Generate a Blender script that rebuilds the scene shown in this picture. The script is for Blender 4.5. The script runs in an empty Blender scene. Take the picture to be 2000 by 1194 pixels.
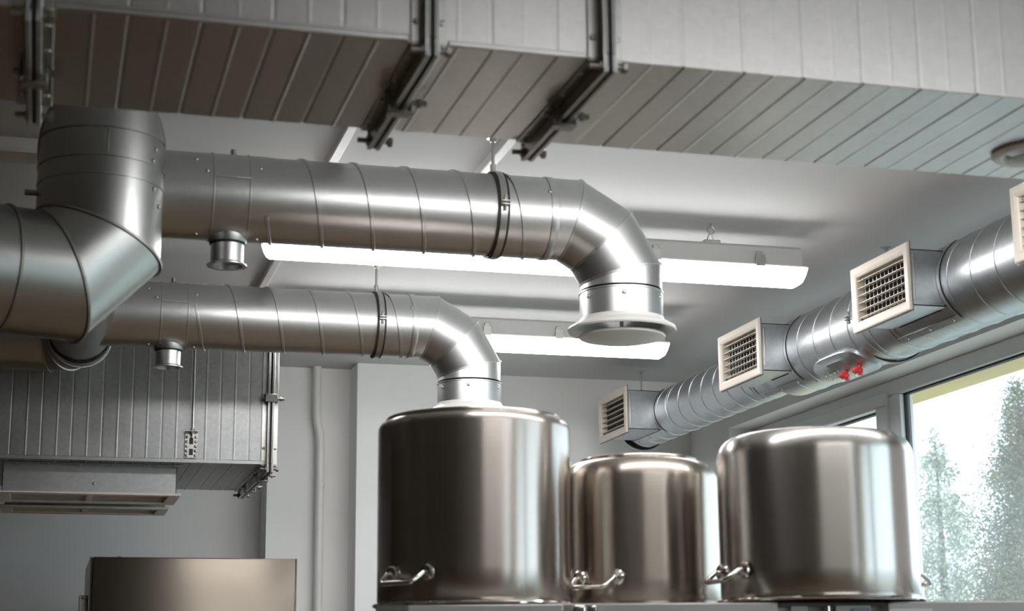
import bpy, bmesh, math, random
import numpy as np
from mathutils import Vector, Matrix

random.seed(7)
RNG = np.random.default_rng(7)
scene = bpy.context.scene
COL = scene.collection
EYE = 1.55                      # camera height above the floor; coordinates below are relative to the eye
PI = math.pi

# ------------------------------------------------------------------ camera
def cam_axes(yaw, pit, rol):
    fw = Vector((math.sin(yaw)*math.cos(pit), math.cos(yaw)*math.cos(pit), math.sin(pit)))
    r = Vector((math.cos(yaw), -math.sin(yaw), 0)); u = r.cross(fw)
    return math.cos(rol)*r+math.sin(rol)*u, -math.sin(rol)*r+math.cos(rol)*u, fw
R_, U_, F_ = cam_axes(math.radians(15.4), math.radians(12.55), math.radians(-.5))
cd = bpy.data.cameras.new('camera'); cam = bpy.data.objects.new('camera', cd); COL.objects.link(cam)
cam.matrix_world = Matrix(((R_.x, U_.x, -F_.x, 0), (R_.y, U_.y, -F_.y, 0), (R_.z, U_.z, -F_.z, EYE), (0, 0, 0, 1)))
cd.sensor_width = 36; cd.sensor_fit = 'HORIZONTAL'; cd.lens = 3300/2000*36
cd.clip_start = .05; cd.clip_end = 300
cd.dof.use_dof = True; cd.dof.focus_distance = 7.2; cd.dof.aperture_fstop = 5.0
scene.camera = cam

# ------------------------------------------------------------------ world and light
SKY = 3.2
LAMP = 18.0
w = bpy.data.worlds.new('overcast_sky'); scene.world = w; w.use_nodes = True
bg = w.node_tree.nodes['Background']
bg.inputs[0].default_value = (.72, .86, 1.0, 1); bg.inputs[1].default_value = SKY
scene.view_settings.view_transform = 'Standard'; scene.view_settings.look = 'None'
scene.view_settings.exposure = 0.2; scene.view_settings.gamma = 1.0
scene.view_settings.use_curve_mapping = False

# ------------------------------------------------------------------ materials
def mat(name):
    m = bpy.data.materials.new(name); m.use_nodes = True
    nt = m.node_tree; b = nt.nodes['Principled BSDF']
    return m, nt, b
def noise_chain(nt, scale, detail=4, rough=.6, stretch=None):
    tc = nt.nodes.new('ShaderNodeTexCoord'); src = tc.outputs['Object']
    if stretch:
        mp = nt.nodes.new('ShaderNodeMapping'); mp.inputs['Scale'].default_value = stretch
        nt.links.new(src, mp.inputs['Vector']); src = mp.outputs['Vector']
    n = nt.nodes.new('ShaderNodeTexNoise'); n.inputs['Scale'].default_value = scale
    n.inputs['Detail'].default_value = detail; n.inputs['Roughness'].default_value = rough
    nt.links.new(src, n.inputs['Vector'])
    return n
def ramp(nt, fac, stops):
    r = nt.nodes.new('ShaderNodeValToRGB'); nt.links.new(fac, r.inputs[0])
    e = r.color_ramp.elements
    while len(e) < len(stops): e.new(.5)
    for k, (p, c) in enumerate(stops):
        e[k].position = p; e[k].color = (c[0], c[1], c[2], 1) if isinstance(c, tuple) else (c, c, c, 1)
    return r
def galv(name, base=(.56, .57, .57), r0=.24, r1=.42, spangle=.05, bump=.02, blotch=3.0, stain=.95):
    m, nt, b = mat(name)
    b.inputs['Metallic'].default_value = 1
    n = noise_chain(nt, blotch, 6)
    rr = ramp(nt, n.outputs['Fac'], [(.3, r0), (.7, r1)])
    nt.links.new(rr.outputs[0], b.inputs['Roughness'])
    v = nt.nodes.new('ShaderNodeTexVoronoi'); v.inputs['Scale'].default_value = 70
    tc = nt.nodes.new('ShaderNodeTexCoord'); nt.links.new(tc.outputs['Object'], v.inputs['Vector'])
    sx = nt.nodes.new('ShaderNodeSeparateColor'); nt.links.new(v.outputs['Color'], sx.inputs[0])
    lo = tuple(c*(1-spangle) for c in base); hi = tuple(min(1, c*(1+spangle)) for c in base)
    rc = ramp(nt, sx.outputs[0], [(0, lo), (1, hi)])
    st = noise_chain(nt, 1.6, 5)
    rs = ramp(nt, st.outputs['Fac'], [(.36, stain), (.6, 1.0)])
    mx = nt.nodes.new('ShaderNodeMix'); mx.data_type = 'RGBA'; mx.blend_type = 'MULTIPLY'; mx.inputs[0].default_value = 1
    nt.links.new(rc.outputs[0], mx.inputs[6]); nt.links.new(rs.outputs[0], mx.inputs[7])
    nt.links.new(mx.outputs[2], b.inputs['Base Color'])
    if bump:
        n2 = noise_chain(nt, 5, 3)
        bp = nt.nodes.new('ShaderNodeBump'); bp.inputs['Strength'].default_value = bump*3; bp.inputs['Distance'].default_value = .02
        nt.links.new(n2.outputs['Fac'], bp.inputs['Height']); nt.links.new(bp.outputs[0], b.inputs['Normal'])
    return m
def plain(name, col, rough=.5, metal=0., var=.06, scale=8, bump=0., spec=.5):
    m, nt, b = mat(name)
    n = noise_chain(nt, scale, 4)
    lo = tuple(c*(1-var) for c in col); hi = tuple(min(1, c*(1+var)) for c in col)
    rc = ramp(nt, n.outputs['Fac'], [(.3, lo), (.7, hi)])
    nt.links.new(rc.outputs[0], b.inputs['Base Color'])
    b.inputs['Roughness'].default_value = rough; b.inputs['Metallic'].default_value = metal
    b.inputs['Specular IOR Level'].default_value = spec
    if bump:
        n2 = noise_chain(nt, scale*6, 5)
        bp = nt.nodes.new('ShaderNodeBump'); bp.inputs['Strength'].default_value = bump; bp.inputs['Distance'].default_value = .01
        nt.links.new(n2.outputs['Fac'], bp.inputs['Height']); nt.links.new(bp.outputs[0], b.inputs['Normal'])
    return m
def brushed(name, base, rough=.3, aniso=.7, radial=True):
    m, nt, b = mat(name)
    b.inputs['Metallic'].default_value = 1
    b.inputs['Anisotropic'].default_value = aniso; b.inputs['Anisotropic Rotation'].default_value = .25
    if radial:
        t = nt.nodes.new('ShaderNodeTangent'); t.direction_type = 'RADIAL'; t.axis = 'Z'
        nt.links.new(t.outputs[0], b.inputs['Tangent'])
    b.inputs['Roughness'].default_value = rough
    n2 = noise_chain(nt, 3, 5)
    rc = ramp(nt, n2.outputs['Fac'], [(.3, tuple(c*.96 for c in base)), (.7, base)])
    nt.links.new(rc.outputs[0], b.inputs['Base Color'])
    return m
def emissive(name, col, strength):
    m, nt, b = mat(name)
    b.inputs['Base Color'].default_value = (.9, .9, .9, 1); b.inputs['Roughness'].default_value = .35
    b.inputs['Emission Color'].default_value = (*col, 1); b.inputs['Emission Strength'].default_value = strength
    return m
def dusty_glass(name, dust=.055):
    m, nt, b = mat(name)
    out = nt.nodes['Material Output']; nt.nodes.remove(b)
    tr = nt.nodes.new('ShaderNodeBsdfTransparent'); tr.inputs[0].default_value = (.95, .97, .96, 1)
    gl = nt.nodes.new('ShaderNodeBsdfGlossy'); gl.inputs['Roughness'].default_value = .02
    lw = nt.nodes.new('ShaderNodeLayerWeight'); lw.inputs[0].default_value = .5
    pw = nt.nodes.new('ShaderNodeMath'); pw.operation = 'POWER'; pw.inputs[1].default_value = 5
    nt.links.new(lw.outputs['Facing'], pw.inputs[0])
    ad = nt.nodes.new('ShaderNodeMath'); ad.operation = 'MULTIPLY_ADD'; ad.inputs[1].default_value = .7; ad.inputs[2].default_value = .03
    nt.links.new(pw.outputs[0], ad.inputs[0])
    m1 = nt.nodes.new('ShaderNodeMixShader'); nt.links.new(ad.outputs[0], m1.inputs[0])
    nt.links.new(tr.outputs[0], m1.inputs[1]); nt.links.new(gl.outputs[0], m1.inputs[2])
    tl = nt.nodes.new('ShaderNodeBsdfTranslucent'); tl.inputs[0].default_value = (.95, .96, .97, 1)
    n = noise_chain(nt, 2.2, 6, .65); rr = ramp(nt, n.outputs['Fac'], [(.3, dust*.7), (.7, dust*1.5)])
    m2 = nt.nodes.new('ShaderNodeMixShader'); nt.links.new(rr.outputs[0], m2.inputs[0])
    nt.links.new(m1.outputs[0], m2.inputs[1]); nt.links.new(tl.outputs[0], m2.inputs[2])
    nt.links.new(m2.outputs[0], out.inputs[0])
    return m

M = {}
M['galv'] = galv('galvanised_pipe', (.59, .60, .60), .36, .39, .015, 0, .8, 1.0)
M['galv_far'] = galv('galvanised_window_pipe', (.55, .58, .60), .34, .44, .05, .003, 2.0)
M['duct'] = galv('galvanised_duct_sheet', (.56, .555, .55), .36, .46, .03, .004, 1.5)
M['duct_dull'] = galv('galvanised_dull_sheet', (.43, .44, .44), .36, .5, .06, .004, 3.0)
M['trunk'] = galv('galvanised_trunk_duct', (.42, .43, .42), .32, .36, .015, 0, .8, 1.0)  # base darker than the other pipes, standing in for reflections of dark surroundings
M['zinc'] = plain('zinc_plated_steel', (.52, .52, .50), .32, 1., .08, 30)
M['dark_zinc'] = plain('dull_flange_steel', (.34, .33, .31), .5, 1., .1, 20)
M['chrome'] = plain('polished_steel', (.75, .73, .70), .12, 1., .04, 20)
M['pot'] = brushed('brushed_pot_steel', (.55, .50, .46), .27, .85)
M['pot_b'] = brushed('brushed_pot_steel_darker', (.48, .43, .38), .27, .85)
M['pot_c'] = brushed('brushed_pot_steel_pale', (.57, .54, .51), .27, .85)
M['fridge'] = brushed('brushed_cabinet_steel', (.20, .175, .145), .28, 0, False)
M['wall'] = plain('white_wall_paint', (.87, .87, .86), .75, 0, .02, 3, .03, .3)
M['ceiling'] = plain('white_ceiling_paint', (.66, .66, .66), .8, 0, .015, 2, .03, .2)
M['warm_wall'] = plain('beige_wall_paint', (.40, .34, .29), .7, 0, .05, 2, .02, .3)
M['brown_wall'] = plain('brown_wall_tile', (.10, .075, .055), .5, 0, .08, 2, .02, .4)
M['floor'] = plain('brown_floor_tile', (.19, .118, .066), .45, 0, .12, 4, .03, .4)
M['white_plastic'] = plain('white_plastic', (.76, .75, .72), .4, 0, .03, 10)
M['cream'] = plain('cream_enamel', (.80, .73, .64), .4, 0, .03, 10)
M['upvc'] = plain('white_window_profile', (.84, .86, .87), .4, 0, .02, 6)
M['rubber'] = plain('black_rubber', (.012, .012, .013), .6, 0, .1, 20)
M['grey_housing'] = plain('grey_lamp_housing', (.52, .52, .51), .5, 0, .03, 10)
M['yellow'] = plain('pale_yellow_render', (.80, .61, .24), .8, 0, .05, 12, .05)
M['red'] = plain('red_plastic', (.62, .03, .03), .4, 0, .05, 20)
M['shelf'] = plain('pale_grey_shelf_edge', (.50, .49, .48), .5, .2, .04, 6)
M['dark'] = plain('dark_plastic', (.03, .028, .027), .5, 0, .1, 10)
M['label_white'] = plain('white_card', (.78, .78, .76), .6, 0, .03, 20)
M['label_blue'] = plain('pale_blue_card', (.42, .48, .60), .6, 0, .05, 20)
M['ink'] = plain('grey_ink', (.12, .14, .2), .7, 0, .1, 20)
M['lamp'] = emissive('lit_diffuser', (1.0, .985, .975), LAMP)
M['glass'] = dusty_glass('dusty_window_glass')
M['leaf'] = plain('conifer_needles', (.16, .15, .085), .8, 0, .35, 1.5, 0, .1)
M['leaf_pale'] = plain('pale_tree_leaves', (.33, .35, .26), .8, 0, .2, 1.5, 0, .1)
M['bark'] = plain('bark', (.12, .09, .07), .9, 0, .2, 8)
M['ground'] = plain('grass_ground', (.36, .36, .30), .9, 0, .2, 1)

# ------------------------------------------------------------------ mesh building
class MB:
    def __init__(s): s.v = []; s.f = []
    def add(s, verts, faces):
        o = len(s.v); s.v.extend([tuple(p) for p in verts]); s.f.extend([tuple(i+o for i in f) for f in faces]); return s
    def box(s, x0, x1, y0, y1, z0, z1, bev=0., seg=1):
        if bev <= 0:
            return s.add([(x0,y0,z0),(x1,y0,z0),(x1,y1,z0),(x0,y1,z0),(x0,y0,z1),(x1,y0,z1),(x1,y1,z1),(x0,y1,z1)],
                         [(0,3,2,1),(4,5,6,7),(0,1,5,4),(1,2,6,5),(2,3,7,6),(3,0,4,7)])
        bm = bmesh.new(); bmesh.ops.create_cube(bm, size=1)
        for v in bm.verts:
            v.co = Vector((x0+(v.co.x+.5)*(x1-x0), y0+(v.co.y+.5)*(y1-y0), z0+(v.co.z+.5)*(z1-z0)))
        bmesh.ops.bevel(bm, geom=bm.edges[:], offset=bev, segments=seg, profile=.5, affect='EDGES')
        bm.verts.index_update()
        s.add([v.co[:] for v in bm.verts], [[v.index for v in f.verts] for f in bm.faces]); bm.free(); return s
    def obox(s, c, ax, ay, az, hx, hy, hz, bev=0., seg=1):
        t = MB().box(-hx, hx, -hy, hy, -hz, hz, bev, seg)
        c, ax, ay, az = (Vector(q) for q in (c, ax, ay, az))
        return s.add([c+ax*p[0]+ay*p[1]+az*p[2] for p in t.v], t.f)
    def rings(s, rings, close_ends=(False, False), closed=False):
        n = len(rings[0]); vs = [p for r in rings for p in r]; fs = []
        m = len(rings)
        for i in range(m if closed else m-1):
            a, b = i*n, ((i+1) % m)*n
            for k in range(n):
                k2 = (k+1) % n; fs.append((a+k, a+k2, b+k2, b+k))
        if close_ends[0]: fs.append(tuple(range(n-1, -1, -1)))
        if close_ends[1]: fs.append(tuple(range((m-1)*n, m*n)))
        return s.add(vs, fs)
    def lathe(s, prof, origin, axis, n=48, caps=(False, False), closed=False):
        o = Vector(origin); a, u, v = basis(axis)
        rs = [[o+a*t+(u*math.cos(2*PI*k/n)+v*math.sin(2*PI*k/n))*r for k in range(n)] for r, t in prof]
        return s.rings(rs, caps, closed)
    def tube(s, pts, r, n=10, caps=True):
        pts = [Vector(p) for p in pts]; m = len(pts); rs = []; prev = None
        for i, p in enumerate(pts):
            d = (pts[min(i+1, m-1)]-pts[max(i-1, 0)]).normalized()
            if prev is None:
                u = d.orthogonal().normalized()
            else:
                u = (prev-d*prev.dot(d)).normalized()
            prev = u; v = d.cross(u)
            rr = r[i] if isinstance(r, (list, tuple)) else r
            rs.append([p+(u*math.cos(2*PI*k/n)+v*math.sin(2*PI*k/n))*rr for k in range(n)])
        return s.rings(rs, (caps, caps))
    def sweep(s, pts, nrm, w, h, closed=False):
        """ridge of width w and height h along pts, standing out along nrm"""
        pts = [Vector(p) for p in pts]; m = len(pts); rs = []
        for i, p in enumerate(pts):
            a = pts[(i+1) % m] if closed or i+1 < m else pts[i]; b = pts[i-1] if closed or i > 0 else pts[i]
            t = (a-b).normalized(); nn = Vector(nrm[i]).normalized(); c = t.cross(nn).normalized()
            rs.append([p-c*w/2-nn*h*.3, p-c*w*.32+nn*h, p+c*w*.32+nn*h, p+c*w/2-nn*h*.3])
        return s.rings(rs, (not closed, not closed), closed)
def basis(axis):
    a = Vector(axis).normalized()
    u = Vector((0, 0, 1)) if abs(a.z) < .9 else Vector((1, 0, 0))
    u = (u-a*u.dot(a)).normalized(); v = a.cross(u)
    return a, u, v

def to_mesh(name, mb, m, off=(0, 0, 0), smooth=True, angle=38):
    me = bpy.data.meshes.new(name); o = off
    me.from_pydata([(p[0]-o[0], p[1]-o[1], p[2]-o[2]) for p in mb.v], [], mb.f)
    bm = bmesh.new(); bm.from_mesh(me)
    bmesh.ops.recalc_face_normals(bm, faces=bm.faces); bm.to_mesh(me); bm.free()
    if smooth:
        me.polygons.foreach_set('use_smooth', [True]*len(me.polygons)); me.set_sharp_from_angle(angle=math.radians(angle))
    me.materials.append(m if not isinstance(m, str) else M[m]); me.update()
    return me
def link(name, me, parent=None, loc=(0, 0, 0)):
    o = bpy.data.objects.new(name, me); COL.objects.link(o); o.location = loc
    if parent is not None: o.parent = parent
    return o
def tag(o, label=None, cat=None, group=None, kind=None):
    if label: o['label'] = label
    if cat: o['category'] = cat
    if group: o['group'] = group
    if kind: o['kind'] = kind
    return o
ROOT = {}
def thing(name, label, cat, loc, group=None):
    o = bpy.data.objects.new(name, None); COL.objects.link(o); o.empty_display_size = .1
    o.location = (loc[0], loc[1], loc[2]+EYE); ROOT[o.name] = Vector(loc)
    return tag(o, label, cat, group)
def base_of(p):
    while p.parent is not None: p = p.parent
    return ROOT[p.name]
def part(name, mb, m, parent, label=None, smooth=True, angle=38, kind=None):
    o = link(name, to_mesh(name, mb, m, base_of(parent), smooth, angle), parent)
    return tag(o, label, None, None, kind)
def piece(name, me, parent, loc, rot=None):
    b = base_of(parent); o = link(name, me, parent, (loc[0]-b[0], loc[1]-b[1], loc[2]-b[2]))
    if rot is not None: o.rotation_euler = rot
    return o
def solo(name, mb, m, label=None, cat=None, group=None, kind=None, smooth=True, loc=(0, 0, 0)):
    o = link(name, to_mesh(name, mb, m, loc, smooth), None, (loc[0], loc[1], loc[2]+EYE)); ROOT[o.name] = Vector(loc)
    return tag(o, label, cat, group, kind)
def struct(name, mb, m, label=None, loc=(0, 0, 0)): return solo(name, mb, m, label, None, None, 'structure', True, loc)

def align(axis):
    return Vector((0, 0, 1)).rotation_difference(Vector(axis)).to_euler()
SCREW = to_mesh('screw', MB().lathe([(.0065, -.002), (.0065, .001), (.0045, .0035), (.002, .0042)], (0,0,0), (0,0,1), 10, (True, True)), 'zinc')
BOLT = to_mesh('bolt', MB().lathe([(.011, 0), (.011, .009)], (0,0,0), (0,0,1), 6, (True, True)).lathe([(.006, .009), (.006, .028)], (0,0,0), (0,0,1), 10, (False, True)), 'dark_zinc')
def screw(parent, p, axis): return piece('screw', SCREW, parent, p, align(axis))

# ------------------------------------------------------------------ the room
CZ = 1.621; FL = -EYE
struct('floor', MB().box(-5, 3.8, -4.2, 9.3, FL-.1, FL), 'floor', 'brown tiled kitchen floor')
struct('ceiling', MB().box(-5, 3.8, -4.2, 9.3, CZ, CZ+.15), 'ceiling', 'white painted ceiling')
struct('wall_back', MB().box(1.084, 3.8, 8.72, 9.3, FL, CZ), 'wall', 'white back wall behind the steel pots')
struct('wall_back_recess', MB().box(-5, 1.084, 8.98, 9.3, FL, CZ), 'wall', 'recessed grey back wall at the left')
struct('wall_pillar', MB().box(1.51, 2.26, 8.51, 8.72, FL, CZ, .004), 'wall', 'white pillar standing out from the back wall')
struct('trim_1', MB().box(1.084, 3.42, 8.70, 8.72, FL, .12, .002).box(1.49, 2.28, 8.49, 8.51, FL, .12, .002).box(-4.8, 1.064, 8.96, 8.98, FL, .12, .002), 'brown_wall', 'brown tiling added on the lower walls, below the view, to darken reflections')  # dark facing added out of view to darken the duct underside's reflections
struct('wall_left', MB().box(-5, -4.8, -4.2, 8.98, FL, CZ), 'brown_wall', 'brown wall on the left, out of view')
struct('wall_front', MB().box(-4.8, 3.42, -4.2, -4, FL, CZ), 'warm_wall', 'beige wall behind the viewer')
WX, WO, SZ, LZ = 3.42, 3.79, -1.0, 1.2855
wins = [(4.1, 8.16), (.2, 3.3), (-3.4, -.6)]
mb = MB().box(WX, WO, -4.2, 8.72, FL, SZ).box(WX, WO, -4.2, 8.72, LZ, CZ)
edges = [-4.2, -3.4, -.6, .2, 3.3, 4.1, 8.16, 8.72]
for a, b in zip(edges[0::2], edges[1::2]): mb.box(WX, WO, a, b, SZ, LZ)
struct('wall_right', mb, 'wall', 'white window wall on the right')

def window(n, y0, y1, mull, label):
    x0, x1 = 3.565, 3.635
    t = thing('window_%d' % n, label, None, (3.6, (y0+y1)/2, SZ)); t['kind'] = 'structure'
    fw = .068
    mb = MB().box(x0, x1, y0, y1, LZ-fw, LZ, .006).box(x0, x1, y0, y1, SZ, SZ+fw, .006)
    mb.box(x0, x1, y1-.06, y1, SZ+fw, LZ-fw, .003).box(x0, x1, y0, y0+.06, SZ+fw, LZ-fw, .003)
    part('frame', mb, 'upvc', t)
    for k, (m0, m1) in enumerate(mull): part('mullion', MB().box(x0, x1, m0, m1, SZ+fw, LZ-fw, .005), 'upvc', t)
    cells = []; c = y0+.06
    for m0, m1 in mull: cells.append((c, m0)); c = m1
    cells.append((c, y1-.06))
    for k, (a, b) in enumerate(cells):
        za, zb = SZ+fw, LZ-fw
        if k == len(cells)-1 and len(cells) > 1:           # opening casement at the far end
            f = part('sash', MB().box(x0-.022, x1-.01, a-.02, b+.02, zb-.045, zb+.02, .006).box(x0-.022, x1-.01, a-.02, b+.02, za-.02, za+.055, .006)
                     .box(x0-.022, x1-.01, a-.02, a+.07, za+.055, zb-.045, .003).box(x0-.022, x1-.01, b-.055, b+.02, za+.055, zb-.045, .003), 'upvc', t)
            a += .07; b -= .055; za += .055; zb -= .045
        g = part('pane', MB().box(x0+.034, x0+.04, a, b, za, zb), 'glass', t, smooth=False)
        e = .007
        part('gasket', MB().box(x0+.024, x0+.05, a, b, zb-e, zb+.001).box(x0+.024, x0+.05, a, b, za-.001, za+e)
             .box(x0+.024, x0+.05, a-.001, a+e, za, zb).box(x0+.024, x0+.05, b-e, b+.001, za, zb), 'rubber', t)
    # rendered outer reveal
    part('outer_reveal', MB().box(3.64, WO+.10, y0-.02, y1+.02, LZ-.034, LZ+.0).box(3.64, WO+.10, y0-.02, y0+.03, SZ, LZ-.034).box(3.64, WO+.10, y1-.03, y1+.02, SZ, LZ-.034),
         'yellow', t, 'pale yellow rendered outer reveal')
    part('sill', MB().box(WX-.02, 3.565, y0, y1, SZ-.002, SZ+.02, .004), 'upvc', t)
    return t
window(1, 4.1, 8.16, [(6.59, 6.70)], 'white framed window with one large pane and a casement')
window(2, .2, 3.3, [(1.7, 1.8)], 'white framed window nearer the viewer, out of view')
window(3, -3.4, -.6, [(-2.0, -1.9)], 'white framed window behind the viewer, out of view')

# ------------------------------------------------------------------ rectangular ducts
def duct_section(name, parent, xs, rect, beads, m, ends=(False, False)):
    """sheet metal box duct along X; beads: list of (x, height) stamped across all four faces"""
    x0, x1 = xs; y0, y1, z0, z1 = rect
    prof = [(x0, 0)]
    for x, h in sorted(beads):
        if not x0+.04 < x < x1-.04: continue
        if h < 0: prof += [(x-.0045, 0), (x-.0022, -.0022), (x+.0022, -.0022), (x+.0045, 0)]
        else: prof += [(x-.005, 0), (x-.0015, h), (x+.0015, h), (x+.005, 0)]
    prof.append((x1, 0))
    c = .0015; rs = []
    for x, h in prof:
        a0, a1, b0, b1 = y0-h*.22, y1+h*.22, z0-h, z1+h
        rs.append([(x, a0+c, b0), (x, a1-c, b0), (x, a1, b0+c), (x, a1, b1-c), (x, a1-c, b1), (x, a0+c, b1), (x, a0, b1-c), (x, a0, b0+c)])
    return part(name, MB().rings(rs, ends), m, parent, angle=1.0)
def frame_band(mb, x0, x1, rect, out, inn=0.):
    y0, y1, z0, z1 = rect
    mb.box(x0, x1, y0-out, y1+out, z0-out, z0-inn, .0015).box(x0, x1, y0-out, y1+out, z1+inn, z1+out, .0015)
    mb.box(x0, x1, y0-out, y0-inn, z0-inn, z1+inn, .0015).box(x0, x1, y1+inn, y1+out, z0-inn, z1+inn, .0015)
    return mb
CLAMP = MB().box(-.026, .026, -.017, .017, -.006, .0, .002).box(-.026, -.020, -.017, .017, -.006, .034, .002).box(.020, .026, -.017, .017, -.006, .034, .002)
CLAMP.lathe([(.006, 0), (.006, .03)], (.026, 0, .022), (1, 0, 0), 10, (True, True)).lathe([(.010, .012), (.010, .019)], (.026, 0, .022), (1, 0, 0), 6, (True, True))
CLAMP.lathe([(.006, 0), (.006, .012)], (-.026, 0, .022), (-1, 0, 0), 10, (True, True))
CLAMP = to_mesh('flange_clamp', CLAMP, 'dark_zinc')
def flange(parent, x, rect, clamps, corner=True, m='zinc', bolts=True):
    y0, y1, z0, z1 = rect; h = .036
    for sgn in (-1, 1):
        mb = MB(); a, b = sorted((x+sgn*.004, x+sgn*.0085))
        frame_band(mb, a, b, rect, h)                       # upstand
        a, b = sorted((x+sgn*.0085, x+sgn*.034))
        frame_band(mb, a, b, rect, .0045)                   # leg lying on the sheet
        a, b = sorted((x+sgn*.0085, x+sgn*.014))
        frame_band(mb, a, b, rect, h, h-.006)               # rolled rim
        f = part('flange_frame', mb, m, parent)
        for k in range(4):
            fy = y0+(y1-y0)*(k+.5)/4
            piece('screw', SCREW, f, (x+sgn*.024, fy, z0-.0045), align((0, 0, -1)))
        for k in range(3):
            piece('screw', SCREW, f, (x+sgn*.024, y0-.0045, z0+(z1-z0)*(k+.3)/3), align((0, -1, 0)))
    part('gasket', frame_band(MB(), x-.004, x+.004, rect, h-.003), 'rubber', parent)
    for p, ax in clamps:
        o = piece('flange_clamp', CLAMP, parent, p, None)
        # clamp local +Z points to the duct, local X along the duct
        a = Vector(ax); X = Vector((1, 0, 0)); Z = -a; Y = Z.cross(X)
        o.rotation_euler = Matrix((X, Y, Z)).transposed().to_euler()
    if bolts:
        for yy in (y0-h*.55, y1+h*.55):
            for zz in (z0-h*.55, z1+h*.55):
                piece('bolt', BOLT, parent, (x-.009, yy, zz), align((-1, 0, 0)))
                piece('bolt', BOLT, parent, (x+.037, yy, zz), align((-1, 0, 0)))

DY0, DY1, DZ0, DZ1 = 2.857, 3.36, 1.143, 1.56
drect = (DY0, DY1, DZ0, DZ1)
main = thing('rectangular_duct', 'large rectangular galvanised air duct with cross ribs running across the top of the picture', 'air duct', (1.0, 3.1, DZ0))
def beads(x0, x1, ref, per, h=.0011):
    out = []; k = math.floor((x0-ref)/per)
    while ref+k*per < x1:
        out.append((ref+k*per, -h)); out.append((ref+(k+.5)*per, h)); k += 1
    return out
JX = [-.065, .632, .972]
segs = [(-1.9, JX[0]-.002), (JX[0]+.002, JX[1]-.002), (JX[1]+.002, JX[2]-.002), (JX[2]+.002, 3.4)]
for k, (a, b) in enumerate(segs):
    s = duct_section('duct_section', main, (a, b), drect, beads(a, b, 1.382 if k > 1 else .0965, .126), 'duct', (k == 0, k == 3))
    if k == 1:
        part('lock_seam', MB().box(a+.035, b-.035, DY0-.007, DY0+.001, DZ0+.001, DZ0+.013, .002).box(a+.035, b-.035, DY0-.004, DY0+.001, DZ0+.013, DZ0+.02, .001), 'duct', s)
    if k == 2:
        part('lock_seam', MB().box(a+.035, b-.035, DY0-.004, DY0+.001, DZ0-.001, DZ0+.010, .002), 'duct', s)
ym = (DY0+DY1)/2
for x in JX:
    flange(main, x, drect, [((x, ym+.02, DZ0-.040), (0, 0, -1)), ((x, DY0-.040, DZ0+.25), (0, -1, 0))])
# round supply valve in the underside at the right
vx, vy = 2.075, 3.165
valve_m = thing('air_valve', 'round white ceiling valve set into the underside of the big rectangular duct', 'air valve', (vx, vy, DZ0-.03))
part('outer_ring', MB().lathe([(.072, .0), (.086, .0), (.088, -.006), (.080, -.013), (.066, -.014), (.056, -.006), (.054, .0), (.060, .0)], (vx, vy, DZ0-.0005), (0, 0, 1), 48), 'white_plastic', valve_m)
part('disc', MB().lathe([(.001, -.030), (.030, -.028), (.046, -.020), (.047, -.016), (.02, -.012), (.001, -.012)], (vx, vy, DZ0), (0, 0, 1), 40), 'white_plastic', valve_m)
part('spindle', MB().lathe([(.006, -.02), (.006, .0)], (vx, vy, DZ0), (0, 0, 1), 12, (True, True)), 'zinc', valve_m)

# rear duct on the left
RY0, RY1, RZ0, RZ1 = 7.0, 7.99, .886, 1.56
rrect = (RY0, RY1, RZ0, RZ1)
rear = thing('rectangular_duct', 'dull rectangular duct with vertical ribs at the back left, ending in a flange', 'air duct', (0, 7.5, RZ0))
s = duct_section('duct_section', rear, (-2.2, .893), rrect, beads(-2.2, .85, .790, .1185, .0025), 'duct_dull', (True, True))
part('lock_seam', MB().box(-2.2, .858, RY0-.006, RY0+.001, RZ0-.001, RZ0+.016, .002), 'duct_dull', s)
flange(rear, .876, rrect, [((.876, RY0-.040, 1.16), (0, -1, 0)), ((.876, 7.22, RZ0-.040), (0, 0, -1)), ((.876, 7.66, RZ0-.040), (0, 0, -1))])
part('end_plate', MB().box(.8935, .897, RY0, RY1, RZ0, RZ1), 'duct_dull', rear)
# bracket and threaded rod hanging it
hang = thing('rod_hanger', 'perforated angle bracket on a threaded rod holding the rear duct', 'hanger bracket', (.556, RY0-.01, .905))
bx, bz0, bz1 = .5555, .905, 1.015
mb = MB().box(bx-.026, bx+.026, RY0-.0065, RY0-.0028, bz0, bz1, .001)
mb.box(bx-.026, bx+.026, RY0-.036, RY0-.0028, bz1-.004, bz1, .001)
part('bracket', mb, 'zinc', hang)
for z in (.93, .975): part('slot', MB().box(bx-.008, bx+.008, RY0-.0072, RY0-.006, z-.013, z+.013, .0005), 'dark', hang)
for k in range(5):
    for sx in (-1, 1): screw(hang, (bx+sx*.018, RY0-.0065, .915+k*.019), (0, -1, 0))
part('threaded_rod', MB().lathe([(.0045 if i % 2 else .0038, i*.0045) for i in range(int((CZ-.985)/.0045))], (bx+.003, RY0-.022, .985), (0, 0, 1), 8, (True, True)), 'zinc', hang)
part('nut', MB().lathe([(.009, 0), (.009, .008)], (bx+.003, RY0-.022, bz1), (0, 0, 1), 6, (True, True)).lathe([(.009, 0), (.009, .008)], (bx+.003, RY0-.022, bz1-.012), (0, 0, 1), 6, (True, True)), 'dark_zinc', hang)

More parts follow.
